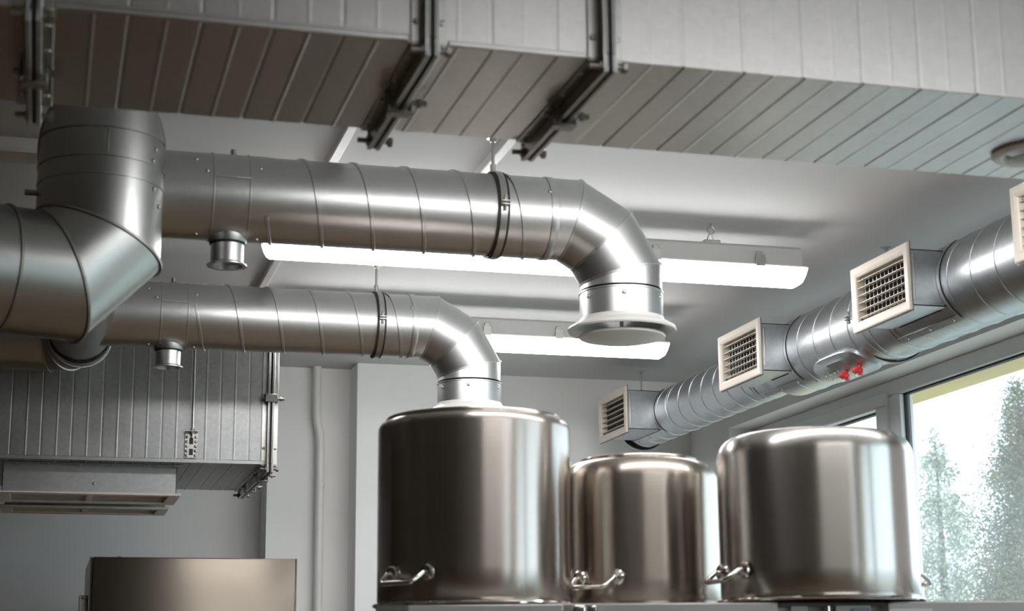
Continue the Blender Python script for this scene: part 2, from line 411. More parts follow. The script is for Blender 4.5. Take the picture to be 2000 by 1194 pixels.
# downward slot grilles below the rear duct
def slot_grille(label, x0, x1, y0, y1, zt, zb, seamed):
    t = thing('slot_grille', label, 'air grille', ((x0+x1)/2, (y0+y1)/2, zb), 'slot grilles under the rear duct')
    mb = MB().box(x0, x1, y0, y0+.004, zb, zt, .001).box(x0, x1, y1-.004, y1, zb, zt, .001).box(x0, x0+.004, y0, y1, zb, zt, .001).box(x1-.004, x1, y0, y1, zb, zt, .001)
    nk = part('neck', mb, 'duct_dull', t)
    if seamed:
        part('mounting_flange', MB().box(x0-.012, x1+.022, y0-.022, y0, zt-.006, zt-.001, .001).box(x1, x1+.024, y0, y1, zt-.006, zt-.001, .001), 'duct_dull', t)
        for k in range(6): screw(t, (x0+.05+k*(x1-x0-.06)/5, y0-.011, zt-.006), (0, 0, -1))
        screw(t, (x0+(x1-x0)*.52, y0, zb+.035), (0, -1, 0))
    e = .018; b = .05
    fr = MB().box(x0-e, x1+e, y0-e, y0+b-e, zb-.010, zb, .003).box(x0-e, x1+e, y1-b+e, y1+e, zb-.010, zb, .003)
    fr.box(x0-e, x0+b-e, y0+b-e, y1-b+e, zb-.010, zb, .002).box(x1-b+e, x1+e, y0+b-e, y1-b+e, zb-.010, zb, .002)
    part('frame', fr, 'cream', t)
    xm = (x0+x1)/2
    part('cross_bar', MB().box(xm-.012, xm+.012, y0+.02, y1-.02, zb-.006, zb+.012, .002), 'cream', t)
    n = 5
    sl = to_mesh('slat', MB().box((x0-x1)/2+.02, (x1-x0)/2-.02, -.012, .012, -.0012, .0012, .0005), 'cream')
    for k in range(n):
        yy = y0+.04+(y1-y0-.08)*(k+.5)/n
        piece('slat', sl, t, (xm, yy, zb+.006), (math.radians(50), 0, 0))
slot_grille('nearer long cream slot grille box under the rear duct', -.182, .509, 7.095, 7.44, RZ0, .768, True)
slot_grille('farther slot grille box behind the first, under the rear duct', -.182, .502, 7.66, 7.93, RZ0, .768, False)
slot_grille('slot grille box at the left picture edge under the rear duct', -.95, -.232, 7.095, 7.44, RZ0, .768, True)

# ------------------------------------------------------------------ round ducts
def mitre_rings(pts, r, n=64, ref=None):
    pts = [Vector(p) for p in pts]; ds = [(pts[i+1]-pts[i]).normalized() for i in range(len(pts)-1)]
    d = ds[0]; u = Vector(ref) if ref else d.orthogonal(); u = (u-d*u.dot(d)).normalized(); v = d.cross(u)
    out = [[pts[0]+(u*math.cos(2*PI*k/n)+v*math.sin(2*PI*k/n))*r for k in range(n)]]
    for i in range(1, len(pts)):
        nn = (ds[i-1]+ds[i]).normalized() if i < len(ds) else ds[i-1]
        nxt = []
        for p in out[-1]:
            t = (pts[i]-p).dot(nn)/ds[i-1].dot(nn); nxt.append(p+ds[i-1]*t)
        out.append(nxt)
    return pts, ds, out
def ring_ridge(ring, centre, w=.007, h=.003):
    c = Vector(centre); return MB().sweep(ring, [p-c for p in ring], w, h, True)
def circle(c, axis, r, n=64):
    a, u, v = basis(axis); c = Vector(c)
    return [c+(u*math.cos(2*PI*k/n)+v*math.sin(2*PI*k/n))*r for k in range(n)]
def helix(p0, axis, length, r, pitch, phase, sense=1, w=.013, h=.0050, per=44):
    a, u, v = basis(axis); p0 = Vector(p0); n = int(length/pitch*per); pts = []; nr = []
    for i in range(n+1):
        t = length*i/n; an = phase+sense*2*PI*t/pitch
        q = u*math.cos(an)+v*math.sin(an); pts.append(p0+a*t+q*r); nr.append(q)
    return MB().sweep(pts, nr, w, h)
def cyl(p0, p1, r, n=64, caps=(False, False)):
    p0, p1 = Vector(p0), Vector(p1); L = (p1-p0).length
    return MB().lathe([(r, 0), (r, L)], p0, p1-p0, n, caps)

PZ = 1.375; PR = .125
def pipe_hanger(label, x, y, z, r, axis, rod_top=CZ, width=.028, seam_side=(0, -1, 0)):
    t = thing('pipe_hanger', label, 'pipe hanger', (x, y, z), 'threaded rod pipe hangers')
    a = Vector(axis).normalized()
    part('rubber_lining', MB().lathe([(r+.001, -width*.62), (r+.007, -width*.62), (r+.007, width*.62), (r+.001, width*.62)], (x, y, z), axis, 72, closed=True), 'rubber', t)
    part('clamp_band', MB().lathe([(r+.006, -width*.36), (r+.0095, -width*.36), (r+.0095, width*.36), (r+.006, width*.36)], (x, y, z), axis, 72, closed=True), 'zinc', t)
    sd = Vector(seam_side); up = Vector((0, 0, 1)); c = Vector((x, y, z))
    for s_ in (sd, -sd):
        q = c+s_*(r+.018)
        part('clamp_lug', MB().obox(q+up*.005, a, s_, up, width*.45, .011, .0022, .001).obox(q-up*.005, a, s_, up, width*.45, .011, .0022, .001), 'zinc', t)
        part('bolt', MB().lathe([(.004, -.022), (.004, .026)], q, up, 8, (True, True)).lathe([(.008, .008), (.008, .014)], q, up, 6, (True, True)), 'dark_zinc', t)
    zt = z+r+.009
    part('socket', MB().lathe([(.009, 0), (.009, .026), (.006, .028)], (x, y, zt), (0, 0, 1), 12, (True, True)), 'zinc', t)
    part('rod', MB().lathe([(.005, .02), (.005, rod_top-zt)], (x, y, zt), (0, 0, 1), 10, (True, True)), 'zinc', t)
    part('ceiling_plate', MB().lathe([(.02, -.004), (.02, 0)], (x, y, rod_top), (0, 0, 1), 16, (True, True)).lathe([(.010, -.014), (.010, -.004)], (x, y, rod_top), (0, 0, 1), 6, (True, True)), 'zinc', t)
    return t

def round_branch(label, y, xl, t0, t1, sp, hx0, hx1, jx, bend, pitch, phase, vlabel, dust):
    """horizontal spiral pipe along X ending in a mitred elbow and a drop with a valve"""
    z = PZ; r = PR
    root = thing('spiral_duct', label, 'round duct', (jx-.5, y, z), 'spiral branch ducts')
    t15 = math.tan(math.radians(15)); xc = jx-bend*t15; R2 = bend/math.cos(math.radians(15))
    J = [(xc+R2*math.sin(math.radians(q)), y, z-bend+R2*math.cos(math.radians(q))) for q in (15, 45, 75)]
    xd = xc+bend; zb = 1.085
    pts, ds, rg = mitre_rings([(hx1, y, z)]+J+[(xd, y, zb+.075)], r, 72, (0, 0, 1))
    # left T piece
    body = part('t_piece', cyl((xl, y, z), (t1+.055, y, z), r+.0015), 'galv', root)
    for x in (t0, t1): part('bead', ring_ridge(circle((x, y, z), (1, 0, 0), r+.0015), (x, y, z), .006, .003), 'galv', body)
    part('lap_seam', MB().box(t0, t1, y-r-.0028, y-r+.004, z+.026, z+.030, .001), 'galv', body)
    for x, q in ((t0-.05, 40), (t0-.02, 20), (t1+.028, 30), (t1+.03, -80), (t0-.04, -75)):
        nn = Vector((0, -math.cos(math.radians(q)), math.sin(math.radians(q)))); screw(body, Vector((x, y, z))+nn*(r+.002), nn)
    part('top_bolt', MB().lathe([(.018, 0), (.016, .005), (.008, .006), (.008, .022)], (sp+.01, y, z+r), (0, 0, 1), 12, (True, True)), 'dark_zinc', body)
    # spigot under the T
    spg = part('spigot', MB().lathe([(.047, 0), (.047, -.075), (.057, -.081), (.057, -.084), (.044, -.084), (.043, -.07), (.001, -.07)], (sp, y, z-r+.006), (0, 0, 1), 40), 'galv', root)
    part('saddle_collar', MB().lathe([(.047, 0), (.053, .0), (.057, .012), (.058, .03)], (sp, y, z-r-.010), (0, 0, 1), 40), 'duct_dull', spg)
    part('rubber_ring', MB().lathe([(.0485, -.010), (.051, -.012), (.051, -.018), (.0485, -.020)], (sp, y, z-r+.004), (0, 0, 1), 40, closed=True), 'rubber', spg)
    # spiral pipe
    pb = part('pipe', cyl((t1+.05, y, z), (hx1, y, z), r), 'galv', root)
    part('spiral_seam', helix((hx0, y, z), (1, 0, 0), hx1-.025-hx0, r, pitch, phase, dust), 'galv', pb, angle=18)
    part('joint_bead', ring_ridge(circle((hx1, y, z), (1, 0, 0), r), (hx1, y, z), .008, .0028), 'galv', pb)
    nn = Vector((0, -math.cos(math.radians(25)), math.sin(math.radians(25)))); screw(pb, Vector((hx1-.014, y, z))+nn*r, nn)
    part('sealing_band', MB().lathe([(r+.0022, -.012), (r+.0032, -.010), (r+.0032, .010), (r+.0022, .012)], (hx1+.001, y, z), (1, 0, 0), 64, closed=True), 'galv', pb)
    # elbow gores
    for i in range(4):
        part('elbow_segment', MB().rings([rg[i], rg[i+1]]), 'galv', root)
        if i < 3:
            part('elbow_bead', ring_ridge(rg[i+1], J[i], .007, .0032), 'galv', root)
    # drop collar
    dc = part('drop_collar', MB().lathe([(r-.002, .083), (r+.002, .083), (r+.002, .0), (r-.002, 0)], (xd, y, zb-.02), (0, 0, 1), 64, closed=True), 'galv', root)
    part('bead', ring_ridge(circle((xd, y, zb+.066), (0, 0, 1), r+.002), (xd, y, zb+.066), .006, .003), 'galv', dc)
    for q in (20, 75, 140):
        nn = Vector((-math.cos(math.radians(q)), -math.sin(math.radians(q)), 0)); screw(dc, Vector((xd, y, zb+.045))+nn*(r+.002), nn)
    # valve
    v = thing('air_valve', vlabel, 'air valve', (xd, y, zb-.06), 'round air valves on the drops')
    part('outer_ring', MB().lathe([(.120, .0), (r+.004, .0), (r+.006, -.010), (.150, -.020), (.163, -.028), (.166, -.034), (.163, -.039), (.152, -.038), (.132, -.028), (.118, -.014), (.116, .0)], (xd, y, zb-.012), (0, 0, 1), 72), 'white_plastic', v)
    part('disc', MB().lathe([(.001, -.074), (.02, -.075), (.09, -.067), (.129, -.058), (.132, -.054), (.128, -.050), (.05, -.046), (.001, -.046)], (xd, y, zb-.012), (0, 0, 1), 72), 'white_plastic', v)
    part('spindle', MB().lathe([(.006, -.04), (.006, .04)], (xd, y, zb), (0, 0, 1), 12, (True, True)), 'zinc', v)
    part('bridge', MB().box(xd-.115, xd+.115, y-.01, y+.01, zb-.004, zb+.0, .001), 'zinc', v)
    return root

round_branch('nearer galvanised spiral duct ending in an elbow above the gap between the pots', 4.76, .20, .409, .512, .462, .56, 1.415, 1.492, .225, .1525, 2.2,
             'round white air valve hanging from the nearer spiral duct elbow', 1)
round_branch('farther galvanised spiral duct bending down behind the tallest steel pot', 6.42, .16, .375, .475, .413, .50, 1.345, 1.425, .225, .154, 1.4,
             'round white air valve behind the tallest steel pot', 1)
pipe_hanger('rubber lined clamp and rod holding the nearer spiral duct', 1.255, 4.76, PZ, PR, (1, 0, 0))
pipe_hanger('rubber lined clamp and rod holding the farther spiral duct', 1.212, 6.42, PZ, PR, (1, 0, 0))

# trunk duct on the left: comes in from the left, elbows up, elbows away and runs to the back
TX, TR = .094, .163
tv = 4.45
trunk = thing('trunk_duct', 'wide dark galvanised trunk duct with large elbows at the left picture edge', 'round duct', (TX, tv, .87))
phi = math.radians(20); e = Vector((-math.cos(phi), -math.sin(phi), 0)); up = Vector((0, 0, 1))
zc = 1.035; bend = .185
base = Vector((TX, tv, 0))
t22 = bend*math.tan(math.radians(22.5))
P_ = [base+up*1.30, base+up*(zc+bend-t22), base+e*(bend-t22)+up*zc, base+e*(bend+.07)+up*zc, base+e*1.6+up*zc]
pts, ds, rg = mitre_rings(P_, TR, 72, (0, 1, 0))
for i in range(4):
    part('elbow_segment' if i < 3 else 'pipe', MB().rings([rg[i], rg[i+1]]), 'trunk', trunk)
for i in (1, 2, 3): part('elbow_bead', ring_ridge(rg[i], pts[i], .010, .005), 'dark_zinc', trunk)
# upper two-piece elbow turning away
zt = 1.385
Pu = [base+up*1.30, base+up*zt, base+Vector((0, .62, zt))]
pts, ds, rg2 = mitre_rings(Pu, TR, 72, (1, 0, 0))
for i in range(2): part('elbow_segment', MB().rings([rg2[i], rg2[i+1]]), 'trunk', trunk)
part('elbow_bead', ring_ridge(rg2[1], pts[1], .008, .004), 'dark_zinc', trunk)
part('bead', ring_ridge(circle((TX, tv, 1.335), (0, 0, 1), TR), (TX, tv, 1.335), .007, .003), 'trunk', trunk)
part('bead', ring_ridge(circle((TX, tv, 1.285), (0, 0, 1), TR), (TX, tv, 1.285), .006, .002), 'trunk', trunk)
arc = []
for k in range(41):
    q = math.radians(-78+156*k/40); arc.append(Vector((TX+math.sin(q)*TR, tv-math.cos(q)*TR, 1.412)))
part('bead', MB().sweep(arc, [p-Vector((TX, tv, 1.412)) for p in arc], .007, .003), 'dark_zinc', trunk)
part('lap_seam', MB().box(TX+.008, TX+.012, tv-TR-.002, tv-TR+.004, 1.337, 1.41, .001), 'dark_zinc', trunk)
for z, q in ((1.38, 56), (1.345, 52), (1.27, 55), (1.23, 66)):
    nn = Vector((math.sin(math.radians(q)), -math.cos(math.radians(q)), 0)); screw(trunk, Vector((TX, tv, z))+nn*(TR+.001), nn)
part('bolt', MB().lathe([(.008, 0), (.008, .03)], (TX-TR, tv-.02, 1.26), (-1, 0, 0), 10, (True, True)), 'dark_zinc', trunk)
fr_ = .115
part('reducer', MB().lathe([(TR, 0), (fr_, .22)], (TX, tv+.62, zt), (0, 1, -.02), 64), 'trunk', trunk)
fz = 1.335
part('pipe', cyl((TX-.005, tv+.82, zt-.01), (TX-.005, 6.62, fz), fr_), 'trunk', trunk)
part('collar', MB().lathe([(fr_-.003, 0), (fr_+.004, 0), (fr_+.004, .03), (fr_-.003, .03)], (TX-.005, 6.60, fz), (0, 1, 0), 64, closed=True), 'rubber', trunk)
fe = Vector((TX-.005, 6.63, fz)); fb = .15
tf = fb*math.tan(math.radians(15))
Cf = fe+Vector((-fb, .03, 0)); rr = fb/math.cos(math.radians(15))
Pf = [fe]+[Cf+Vector((math.cos(math.radians(q))*rr, math.sin(math.radians(q))*rr, 0)) for q in (15, 45, 75)]+[Cf+Vector((-1.0, fb, 0))]
pts, ds, rg3 = mitre_rings(Pf, fr_+.006, 64, (0, 0, 1))
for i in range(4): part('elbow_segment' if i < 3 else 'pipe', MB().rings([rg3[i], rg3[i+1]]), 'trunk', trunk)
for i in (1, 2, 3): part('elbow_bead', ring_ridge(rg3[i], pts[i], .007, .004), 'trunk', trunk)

# ------------------------------------------------------------------ window duct with grilles
AX, AZ = 3.05, 1.333
wd = thing('spiral_duct', 'pale spiral supply duct with side grilles running along above the window', 'round duct', (AX, 6, AZ))
def pipe_y(y0, y1, r, hole=None, n=72, ha=40):
    """pipe along Y with rectangular openings on its -X side; hole: list of (ya, yb)"""
    ys = sorted(set([y0, y1]+[q for h in (hole or []) for q in h]))
    mb = MB(); vs = []; fs = []
    for y in ys:
        for k in range(n):
            a = 2*PI*k/n; vs.append((AX+math.cos(a)*r, y, AZ+math.sin(a)*r))
    for i in range(len(ys)-1):
        ym_ = (ys[i]+ys[i+1])/2; inh = any(a < ym_ < b for a, b in (hole or []))
        for k in range(n):
            am = 180-(k+.5)*360/n
            if inh and abs(am) < ha: continue
            k2 = (k+1) % n; fs.append((i*n+k, i*n+k2, (i+1)*n+k2, (i+1)*n+k))
    return mb.add(vs, fs)
GR = [(7.945, 8.385), (6.275, 6.715), (5.015, 5.44), (3.93, 4.368)]
hol = [(a+.06, b-.06) for a, b in GR]
RB, RS = .157, .124
p1 = part('pipe', pipe_y(3.37, 6.52, RB, hol[1:2] and [(6.275+.06, 6.50)]+hol[2:]), 'galv_far', wd)
p2 = part('pipe', pipe_y(6.64, 8.46, RS, [hol[0]]), 'galv_far', wd)
part('reducer', MB().lathe([(RB, 0), (RB, .01), (RS, .115), (RS, .13)], (AX, 6.51, AZ), (0, 1, 0), 64), 'galv_far', wd)
def helix_gap(parent, y0, y1, r, phase, pitch=.118, skip=()):
    a, u, v = basis((0, 1, 0)); run_p, run_n = [], []
    n = int((y1-y0)/pitch*44)
    def flush():
        nonlocal run_p, run_n
        if len(run_p) > 3: mbs.sweep(run_p, run_n, .007, .0024)
        run_p, run_n = [], []
    mbs = MB()
    for i in range(n+1):
        y = y0+(y1-y0)*i/n; an = phase+2*PI*(y-y0)/pitch
        q = Vector((math.cos(an), 0, math.sin(an)))
        deg = math.degrees(math.atan2(q.z, -q.x))
        if any(s0-.03 < y < s1+.03 for s0, s1 in skip) and abs(deg) < 60: flush(); continue
        run_p.append(Vector((AX, y, AZ))+q*r); run_n.append(q)
    flush()
    part('spiral_seam', mbs, 'galv_far', parent)
helix_gap(p1, 3.4, 6.5, RB, .3, .150, GR)
helix_gap(p2, 6.66, 8.40, RS, 1.1, .150, GR)
part('end_cap', MB().lathe([(RS+.003, -.05), (RS+.006, -.045), (RS+.006, .012), (RS-.008, .014), (.001, .014)], (AX, 8.46, AZ), (0, 1, 0), 64), 'rubber', wd)
def ybead(y, r, parent, m='galv_far', w=.008, h=.003): part('bead', ring_ridge(circle((AX, y, AZ), (0, 1, 0), r), (AX, y, AZ), w, h), m, parent)
for y in (5.63, 4.52): ybead(y, RB, p1)
for y in (6.80, 7.78): ybead(y, RS, p2)
for y, q in ((5.60, -70), (4.50, 20), (4.54, -12), (6.22, -72), (6.78, -74)):
    nn = Vector((-math.cos(math.radians(q)), 0, math.sin(math.radians(q)))); screw(wd, Vector((AX, y, AZ))+nn*(RB if y < 6.55 else RS), nn)
# saddle boxes behind the grilles
GX = 2.775; GZ0, GZ1 = 1.2155, 1.451
def saddle(y0, y1, r, z0=GZ0+.02, z1=GZ1-.018):
    a, b = y0+.02, y1-.02
    n = 10; mb = MB(); th = .003
    for yy, sg in ((a, -1), (b, 1)):                     # curved cheeks cut to the pipe
        vs = []
        for i in range(n+1):
            z = z0+(z1-z0)*i/n; d = z-AZ; xp = AX-math.sqrt(max(0., r*r-d*d))+.001 if abs(d) < r else AX
            vs += [(GX+.012, yy, z), (xp, yy, z)]
        vs2 = [(p[0], p[1]-sg*th, p[2]) for p in vs]
        fs = []; m = 2*(n+1)
        for i in range(n):
            fs += [(2*i, 2*i+1, 2*i+3, 2*i+2), (m+2*i, m+2*i+2, m+2*i+3, m+2*i+1)]
        for i in range(n): fs += [(2*i+1, m+2*i+1, m+2*i+3, 2*i+3), (2*i, 2*i+2, m+2*i+2, m+2*i)]
        fs += [(0, m, m+1, 1), (2*n, 2*n+1, m+2*n+1, m+2*n)]
        mb.add(vs+vs2, fs)
    xb = AX-math.sqrt(max(.0001, r*r-(z0-AZ)**2)); xt = AX-math.sqrt(max(.0001, r*r-(z1-AZ)**2))
    mb.box(GX+.012, xb, a, b, z0, z0+th).box(GX+.012, xt, a, b, z1-th, z1)
    o = part('saddle_box', mb, 'galv_far', wd)
    # saddle flange hugging the pipe round the box
    for yy, sg in ((a, -1), (b, 1)):
        arc = []; nr = []
        for i in range(25):
            q = math.radians(-58+116*i/24); nn = Vector((-math.cos(q), 0, math.sin(q)))
            arc.append(Vector((AX, yy+sg*.010, AZ))+nn*(r+.0005)); nr.append(nn)
        part('saddle_rim', MB().sweep(arc, nr, .022, .003), 'galv_far', o)
        part('seal', MB().sweep([p+Vector((0, sg*.012, 0)) for p in arc], nr, .005, .002), 'rubber', o)
    q = math.radians(-58); nn = Vector((-math.cos(q), 0, math.sin(q))); tt = Vector((math.sin(q), 0, math.cos(q)))
    c = Vector((AX, (a+b)/2, AZ))+nn*(r+.002)
    part('saddle_strip', MB().obox(c, (0, 1, 0), tt, nn, (b-a)/2+.02, .014, .0015, .0006), 'galv_far', o)
    for k in range(3): screw(o, c+Vector((0, (k-1)*(b-a)*.42, 0))+nn*.002, nn)
    part('corner_angle', MB().box(GX+.012, GX+.034, a-.004, a, z0+.02, z1-.02, .001).box(GX+.030, GX+.034, a-.009, a-.003, z0+.02, z1-.02, .001), 'zinc', o)
SLAT = to_mesh('slat', MB().box(-.009, .009, -.18, .18, -.0014, .0014, .0008), 'cream')
VANE = to_mesh('vane', MB().box(-.010, .010, -.0012, .0012, -.082, .082), 'dark_zinc')
VFRAME = MB()
def grille(label, y0, y1):
    t = thing('air_grille', label, 'air grille', (GX, (y0+y1)/2, GZ0), 'grilles along the window duct')
    bw = .036; zt_, zb_ = GZ1, GZ0
    o = MB()
    # bevelled picture-frame border
    def loop(inset, x): return [(x, y0+inset, zb_+inset), (x, y1-inset, zb_+inset), (x, y1-inset, zt_-inset), (x, y0+inset, zt_-inset)]
    o.rings([loop(.001, GX+.011), loop(0, GX+.009), loop(0, GX+.002), loop(.004, GX), loop(bw-.012, GX-.001), loop(bw-.003, GX+.004), loop(bw, GX+.008), loop(bw, GX+.05), loop(bw-.002, GX+.05), loop(bw-.004, GX+.011)], closed=True)
    f = part('frame', o, 'cream', t, angle=15)
    part('backing_flange', MB().box(GX+.011, GX+.0145, y0-.003, y1+.003, zb_-.004, zb_+.02, .0008).box(GX+.011, GX+.0145, y0-.003, y1+.003, zt_-.02, zt_+.004, .0008)
         .box(GX+.011, GX+.0145, y0-.003, y0+.02, zb_+.02, zt_-.02, .0008).box(GX+.011, GX+.0145, y1-.02, y1+.003, zb_+.02, zt_-.02, .0008), 'dark_zinc', t)
    zi0, zi1 = zb_+bw, zt_-bw; yc = (y0+y1)/2; sc = (y1-y0-2*bw)/.36
    for k in range(6):
        z = zi0+(zi1-zi0)*(k+.5)/6
        s_ = piece('slat', SLAT, t, (GX+.018, yc, z), (0, math.radians(-4), 0)); s_.scale = (1, sc, 1)
        if k in (0, 5):
            part('pivot', MB().lathe([(.004, -.002), (.004, .001)], (GX+.022, y1-bw, z+(.006 if k else -.006)), (0, 1, 0), 8, (True, True)), 'dark', t)
    for k in range(12):
        y = y0+bw+(y1-y0-2*bw)*(k+.5)/12
        piece('vane', VANE, t, (GX+.042, y, (zi0+zi1)/2), (0, 0, math.radians(12)))
    return t
labs = ['cream louvred grille on the window duct, farthest and smallest, beside the back wall', 'cream louvred grille on the window duct, second from the far end', 'cream louvred grille on the window duct just right of the red knobs', 'cream louvred grille on the window duct cut by the right picture edge']
for (a, b), l in zip(GR, labs):
    saddle(a, b, RS if a > 7 else RB); grille(l, a, b)
pipe_hanger('rod hanger at the far end of the window duct', AX-.01, 8.44, AZ, RS+.007, (0, 1, 0), seam_side=(-1, 0, 0))
pipe_hanger('rod hanger with rubber clamp around the window duct behind the third grille', AX+.015, 5.70, AZ, RB, (0, 1, 0), seam_side=(-1, 0, 0))
# access door with red knobs
q = math.radians(-68); nn = Vector((-math.cos(q), 0, math.sin(q))); tt = Vector((math.sin(q), 0, math.cos(q)))
ac = Vector((AX, 5.935, AZ))
acc = thing('access_door', 'oval inspection cover with two red knobs under the window duct', 'access door', ac+nn*RB)
vs = []; NA, NB = 48, 4
rgs = []
for lift, sc in ((-.004, 1.0), (.006, 1.0), (.009, .96), (.009, .72), (.013, .66), (.0135, .3)):
    ring = []
    for k in range(NA):
        a = 2*PI*k/NA; ca, sa = math.cos(a), math.sin(a)
        ly = math.copysign(abs(ca)**.55, ca)*.20*sc; la = math.copysign(abs(sa)**.7, sa)*.085*sc   # along Y, along the arc
        an = la/RB; n2 = nn*math.cos(an)+tt*math.sin(an)
        ring.append(ac+Vector((0, ly, 0))+n2*(RB+lift+.003))
    rgs.append(ring)
part('cover', MB().rings(rgs, (True, True)), 'galv_far', acc)
for k in range(4):
    for j in (-1, 1):
        part('rivet', MB().lathe([(.006, 0), (.004, .003)], ac+Vector((0, .02+k*.04, 0))+nn*(RB+.016)+tt*.018*j, nn, 8, (True, True)), 'chrome', acc)
for sy in (-.125, -.01):
    c = ac+Vector((0, sy, 0))+nn*(RB+.016)
    kb = MB(); nr = 30
    a_, u_, v_ = basis(nn); rr_ = []
    for t_, rad in ((.012, .018), (.015, .021), (.028, .021), (.031, .018)):
        rr_.append([c+a_*t_+(u_*math.cos(2*PI*k/nr)+v_*math.sin(2*PI*k/nr))*rad*(1+.13*math.cos(5*2*PI*k/nr)) for k in range(nr)])
    kb.rings(rr_, (True, True)); kb.lathe([(.009, 0), (.009, .013)], c, nn, 12, (True, False))
    kn = part('knob', kb, 'red', acc, 'red plastic star knob')
    part('stud', MB().lathe([(.004, .03), (.004, .046)], c, nn, 10, (True, True)), 'zinc', kn)

# ------------------------------------------------------------------ strip lights
def strip_light(label, y, x0=.655, x1=2.628, rings_at=(2.275, 1.0)):
    t = thing('strip_light', label, 'ceiling light', ((x0+x1)/2, y, 1.40), 'strip lights under the ceiling')
    zt_, zm, zb_ = 1.540, 1.466, 1.400
    sec = [(-.050, zm), (-.046, zt_-.01), (-.036, zt_), (.036, zt_), (.046, zt_-.01), (.050, zm)]
    part('housing', MB().rings([[(x, y+a, b) for a, b in sec] for x in (x0+.02, x1-.02)], (True, True)), 'grey_housing', t, angle=25)
    part('flange', MB().box(x0, x1, y-.062, y+.062, zm-.007, zm+.001, .003), 'white_plastic', t)
    nS = 16; rs = []
    for f, x in ((.0, x0+.0025), (.25, x0+.0035), (.6, x0+.009), (.88, x0+.017), (1., x0+.028), (1., x1-.028), (.88, x1-.017), (.6, x1-.009), (.25, x1-.0035), (.0, x1-.0025)):
        ring = []
        for k in range(nS+1):
            a = PI*k/nS; c_, s_ = math.cos(a), math.sin(a)
            ring.append((x, y+.058*math.copysign(abs(c_)**.5, c_), zm-.006-(zm-zb_-.006)*f*(s_**.6)))
        rs.append(ring)
    part('diffuser', MB().rings(rs), 'lamp', t, 'glowing white diffuser', angle=60)
    for k in range(5):
        x = x0+.19+(x1-x0-.38)*k/4
        for sg in (-1, 1):
            part('clip', MB().box(x-.018, x+.018, y+sg*.0625-.003, y+sg*.0625+.003, zm-.010, zm+.032, .001).box(x-.012, x+.012, y+sg*.055-.006, y+sg*.055+.004, zm+.03, zm+.046, .002), 'zinc', t)
    for x in rings_at:
        hk = part('hook', MB().tube([(x-.02, y, zt_+.004), (x-.012, y, zt_+.03), (x, y, CZ-.03)], .0022, 6).tube([(x+.012, y, zt_+.004), (x+.005, y, zt_+.03), (x, y, CZ-.03)], .0022, 6), 'zinc', t)
        part('bracket', MB().box(x-.04, x+.025, y-.03, y+.03, zt_-.001, zt_+.012, .003), 'zinc', hk)
        part('eye', MB().tube([(x+.013*math.cos(2*PI*k/16), y, CZ-.026+.013*math.sin(2*PI*k/16)) for k in range(17)], .003, 6, False).lathe([(.004, -.016), (.004, 0)], (x, y, CZ), (0, 0, 1), 8, (True, True)), 'zinc', hk)
    return t
strip_light('lit strip light seen above and behind the nearer spiral duct', 5.53)
strip_light('lit strip light nearest the back wall, behind the round air valve', 6.96, .95, 2.628, (2.275, 1.3))
strip_light('lit strip light hidden behind the big rectangular duct', 3.75, .86, 2.83, (2.5, 1.5))
strip_light('added lit strip light, out of view, between the viewer and the big rectangular duct', 1.25, .85, 2.82, (2.4, 1.2))  # unseen lamp, added to brighten the front face of the big duct

# ------------------------------------------------------------------ cable trunking on the ceiling
def trunking(label, x0, x1, y0, y1, h=.03):
    t = thing('cable_trunking', label, 'cable trunking', ((x0+x1)/2, (y0+y1)/2, CZ-h))
    part('channel', MB().box(x0, x1, y0, y1, CZ-h*.7, CZ+.0), 'white_plastic', t)
    along_x = (x1-x0) > (y1-y0)
    if along_x: lid = MB().box(x0, x1, y0-.002, y1+.002, CZ-h, CZ-h*.62, .003)
    else: lid = MB().box(x0-.002, x1+.002, y0, y1, CZ-h, CZ-h*.62, .003)
    part('lid', lid, 'white_plastic', t)
    return t
trunking('white cable trunking crossing the ceiling left of the nearer strip light', .795, .822, 3.4, 8.7)
trunking('white cable trunking on the ceiling behind the nearer duct clamp', 1.285, 1.312, 3.4, 5.47)
t = trunking('white cable trunking along the ceiling just above the farther spiral duct', -1.5, .795, 6.91, 6.938)
part('clip', MB().box(.60, .625, 6.905, 6.943, CZ-.034, CZ, .002), 'zinc', t)
trunking('wide white trunking on the dark ceiling left of the trunk duct', -2.5, -.02, 5.10, 5.22, .045)

# white heating pipe on the back wall
mb = MB().tube([(1.328, 8.68, CZ)]+[(1.328+.022*(1/(1+math.exp((z-1.30)*45))), 8.68, z) for z in np.linspace(1.5, 1.1, 24)]+[(1.352, 8.68, FL)], .023, 20)
hp = thing('wall_pipe', 'white painted vertical pipe with a slight kink in the wall recess', 'pipe', (1.35, 8.68, FL))
part('pipe', mb, 'white_plastic', hp)
for z in (1.0, -.6): part('pipe_clip', MB().lathe([(.0235, -.008), (.026, -.008), (.026, .008), (.0235, .008)], (1.352, 8.68, z), (0, 0, 1), 20, closed=True), 'white_plastic', hp)

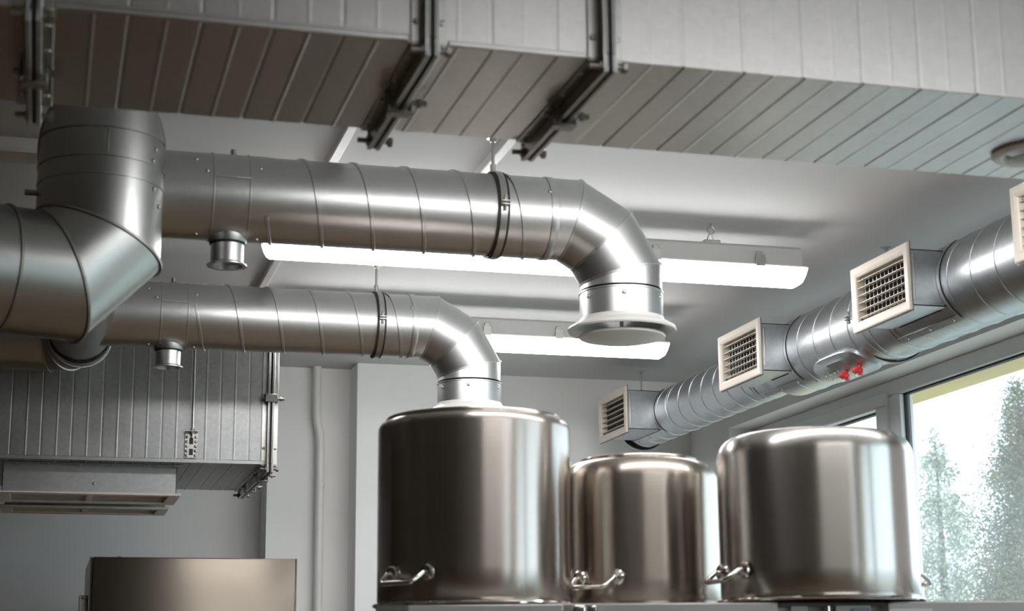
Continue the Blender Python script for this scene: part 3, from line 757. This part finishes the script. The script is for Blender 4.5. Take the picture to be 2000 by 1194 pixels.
# ------------------------------------------------------------------ steel cabinet at the back left
cx0, cx1, cy0, cy1, cz1 = .185, 1.072, 7.5, 8.25, .536
cab = thing('steel_cabinet', 'tall brushed steel cabinet standing below the rear duct', 'cabinet', ((cx0+cx1)/2, 7.9, FL))
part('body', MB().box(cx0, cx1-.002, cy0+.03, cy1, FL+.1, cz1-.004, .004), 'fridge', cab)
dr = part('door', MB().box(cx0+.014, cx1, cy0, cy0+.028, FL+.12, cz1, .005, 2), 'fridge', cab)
part('edge_trim', MB().box(cx1-.007, cx1+.001, cy0-.002, cy0+.029, FL+.12, cz1+.001, .002), 'chrome', dr)
part('hinge_strip', MB().box(cx0, cx0+.006, cy0+.002, cy0+.03, FL+.12, cz1, .001), 'chrome', cab)
part('door_seal', MB().box(cx0+.006, cx0+.014, cy0+.008, cy0+.03, FL+.12, cz1-.002), 'rubber', cab)
part('lock_tab', MB().box(cx0+.115, cx0+.135, cy0+.005, cy0+.02, cz1, cz1+.006, .001), 'zinc', cab)
part('side_bracket', MB().box(cx0-.036, cx0, cy0+.05, cy0+.11, .1, .375, .002), 'dark_zinc', cab)
for k in range(2): piece('screw', SCREW, cab, (cx0-.020+k*.008, cy0+.05, .365), align((0, -1, 0)))
for x in (cx0+.06, cx1-.06):
    for y in (cy0+.08, cy1-.06): part('foot', MB().lathe([(.02, 0), (.02, .08), (.03, .1)], (x, y, FL), (0, 0, 1), 16, (True, True)), 'dark', cab)

# ------------------------------------------------------------------ shelf and pots
SHZ = .185
ang = math.radians(-13)
sx, sy = Vector((math.cos(ang), math.sin(ang), 0)), Vector((-math.sin(ang), math.cos(ang), 0))
so = Vector((1.065, 4.25, 0))           # under the left pot
def sp_(a, b, z): return so+sx*a+sy*b+Vector((0, 0, z))
sh = thing('overhead_shelf', 'pale grey overhead shelf edge below the upturned pots', 'shelf', sp_(.7, 0, FL))
part('board', MB().obox(sp_(.755, .06, SHZ-.014), sx, sy, up, 1.0, .26, .014, .003), 'dark_zinc', sh)
for a in (-.22, 1.7):
    for b in (-.16, .28): part('post', MB().obox(sp_(a, b, (SHZ-.028+FL)/2), sx, sy, up, .018, .018, (SHZ-.028-FL)/2, .003), 'zinc', sh)
for a0, a1 in ((-.165, .205), (.285, .72), (.985, 1.9)):
    part('front_rail', MB().obox(sp_((a0+a1)/2, -.295, SHZ-.040), sx, sy, up, (a1-a0)/2, .012, .034, .003), 'shelf', sh)
for a0, a1 in ((-.165, .205), (.285, .72), (.985, 1.9)):
    for q in (.15, .85):
        part('rail_bracket', MB().obox(sp_(a0+(a1-a0)*q, -.245, SHZ-.06), sx, sy, up, .012, .06, .004, .001), 'zinc', sh)
part('rail_clamp', MB().obox(sp_(.243, -.297, SHZ-.022), sx, sy, up, .016, .014, .014, .006, 3).obox(sp_(.243, -.297, SHZ-.054), sx, sy, up, .017, .016, .014, .006, 3), 'chrome', sh)
part('clamp_knob', MB().lathe([(.012, -.02), (.014, -.01), (.012, 0)], sp_(.212, -.295, SHZ-.03), sx, 16, (True, True)), 'dark', sh)
part('clamp_lever', MB().obox(sp_(.274, -.299, SHZ-.018), sx, sy, up, .011, .010, .010, .004, 2), 'chrome', sh)
part('number_tag', MB().obox(sp_(.274, -.301, SHZ-.050), sx, sy, up, .012, .006, .018, .001), 'label_blue', sh)
part('rail_gap_cover', MB().obox(sp_(.850, -.275, SHZ-.045), sx, sy, up, .128, .006, .03, .002), 'shelf', sh)
part('tag_card', MB().obox(sp_(.775, -.287, SHZ-.040), sx, sy, up, .020, .002, .026), 'label_white', sh)
part('rail_rod', MB().lathe([(.007, 0), (.007, .09)], sp_(.842, -.292, SHZ-.105), (0, 0, 1), 12, (True, True)), 'chrome', sh)
part('tag_card', MB().obox(sp_(.905, -.290, SHZ-.040), sx, sy, up, .042, .002, .026), 'label_white', sh)
part('tag_card', MB().obox(sp_(.923, -.294, SHZ-.040), sx, sy, up, .021, .001, .020), 'label_blue', sh)
part('tag_card', MB().obox(sp_(1.04, -.309, SHZ-.045), sx, sy, up, .052, .001, .022), 'label_white', sh)
for a, b in ((.923, -.2955), (1.045, -.3105)):
    part('faded_print', MB().obox(sp_(a, b, SHZ-.040), sx, sy, up, .014, .0004, .0025), 'ink', sh)

def stock_pot(label, c, r, z1, rnd, m, hang_, base_in):
    """upturned stockpot: rolled rim below, rounded base above"""
    t = thing('stock_pot', label, 'cooking pot', (c[0], c[1], SHZ), 'upturned steel stockpots')
    prof = [(r-.002, .002), (r-.002, .012), (r, .014)]
    zt_ = z1-SHZ
    for k in range(6): prof.append((r, .02+(zt_-rnd-.02)*(k+1)/6))
    for k in range(1, 11):
        a = PI/2*k/10; prof.append((r-rnd+rnd*math.cos(a), zt_-rnd+rnd*math.sin(a)))
    prof += [(r-rnd-.006, zt_+.001)]
    inner = [(r-.003, .0), (r-.003, zt_-rnd), (r-rnd, zt_-.004), (.001, zt_-.004)]
    part('body', MB().lathe(prof+[(.001, zt_+.001)], (c[0], c[1], SHZ), (0, 0, 1), 96).lathe(inner, (c[0], c[1], SHZ), (0, 0, 1), 64), m, t, angle=50)
    rb = r-base_in
    if base_in < .055: part('base_disc', MB().lathe([(rb, -.002), (rb, .006), (rb-.002, .009), (rb-.006, .010), (.001, .0102)], (c[0], c[1], z1), (0, 0, 1), 96), m, t)
    part('rim', MB().lathe([(r-.003, .0005), (r+.009, .0005), (r+.012, .004), (r+.010, .008), (r-.001, .009)], (c[0], c[1], SHZ), (0, 0, 1), 96), 'chrome', t)
    for sgn in (0, PI):
        a = math.radians(hang_)+sgn
        d = Vector((math.sin(a), -math.cos(a), 0)); s_ = Vector((math.cos(a), math.sin(a), 0))
        cc = Vector((c[0], c[1], SHZ+.066))+d*r
        hw, L = .058, .050
        P = []
        for k in range(7): P.append(cc-s_*hw+d*(-.002+.016*k/6)+up*(.010))
        for k in range(1, 9):
            q_ = PI/2*k/8; P.append(cc-s_*(hw-.018*(1-math.cos(q_)))+d*(.014+(L-.014)*math.sin(q_))+up*(.010-.026*math.sin(q_)))
        P2 = [2*(cc+d*((p-cc).dot(d))+up*((p-cc).z))-p for p in P]   # mirror across the handle's middle
        P = P+P2[::-1]
        h = part('handle', MB().tube(P, .0062, 12), 'chrome', t)
        for k in (-1, 1):
            part('mount_plate', MB().lathe([(.021, -.004), (.021, .002), (.017, .006), (.001, .0075)], cc+s_*hw*k+up*.010, d, 24), 'chrome', h)
    return t
stock_pot('tallest upturned brushed steel stockpot at the left end of the row', (1.065, 4.25), .250, .660, .026, M['pot'], -54, .020)
stock_pot('smaller middle upturned stockpot with a rounded base, half behind its neighbour', (1.556, 4.36), .213, .580, .055, M['pot_b'], -51, .052)
stock_pot('upturned brushed steel stockpot nearest the window', (1.886, 3.95), .248, .606, .058, M['pot_c'], -84, .060)

# ------------------------------------------------------------------ outside
solo('lawn', MB().box(3.9, 60, -30, 60, FL-.6, FL-.5), 'ground', 'grassy ground outside the window', 'ground', None, 'structure')
def conifer(name, label, c, H, R, n, m, size, seed, spread=.5):
    rng = np.random.default_rng(seed)
    t = thing(name, label, 'tree', (c[0], c[1], FL-.5), 'trees outside the window')
    z0 = FL-.5
    part('trunk', MB().tube([(c[0], c[1], z0), (c[0], c[1], z0+H*.5), (c[0], c[1], z0+H*.95)], [.11, .07, .01], 8), 'bark', t)
    K = 30; nb = n//K
    h = 1-np.sqrt(rng.random(nb))*.97; az = rng.random(nb)*2*PI
    rad = R*(1-h)**.8*(.5+.55*rng.random(nb))*(1+spread*.4*np.sin(az*3+h*17))
    tz = z0+.3+h*(H-.3)+(.22 if spread < .6 else .0)*rad
    tip = np.stack([c[0]+np.cos(az)*rad, c[1]+np.sin(az)*rad, tz], 1)
    root = np.stack([c[0]+np.cos(az)*rad*.2, c[1]+np.sin(az)*rad*.2, tz-.10*rad], 1)
    f = rng.random((nb, K, 1))**.7
    p = root[:, None]+(tip-root)[:, None]*f+rng.normal(0, .05, (nb, K, 3))*(1+rad*.6)[:, None, None]
    p = p.reshape(-1, 3); N = len(p)
    d = rng.normal(0, 1, (N, 3)); d /= np.linalg.norm(d, axis=1)[:, None]
    e2 = np.cross(d, rng.normal(0, 1, (N, 3))); e2 /= np.linalg.norm(e2, axis=1)[:, None]
    s = (size*(.6+.8*rng.random(N)))[:, None]
    V = np.stack([p-d*s, p+e2*s*.45, p+d*s, p-e2*s*.45], 1).reshape(-1, 3)
    mb = MB(); mb.v = V.tolist(); mb.f = [(4*i, 4*i+1, 4*i+2, 4*i+3) for i in range(N)]
    part('foliage', mb, m, t, kind='stuff', smooth=False)
    return t
conifer('conifer_tree', 'dense dusty green conifer at the right outside the window', (8.95, 14.2), 4.9, 1.25, 190000, 'leaf', .015, 3)
conifer('conifer_tree', 'paler thinner tree left of the conifer outside the window', (11.6, 20.5), 5.4, 2.0, 60000, 'leaf_pale', .024, 5, .9)
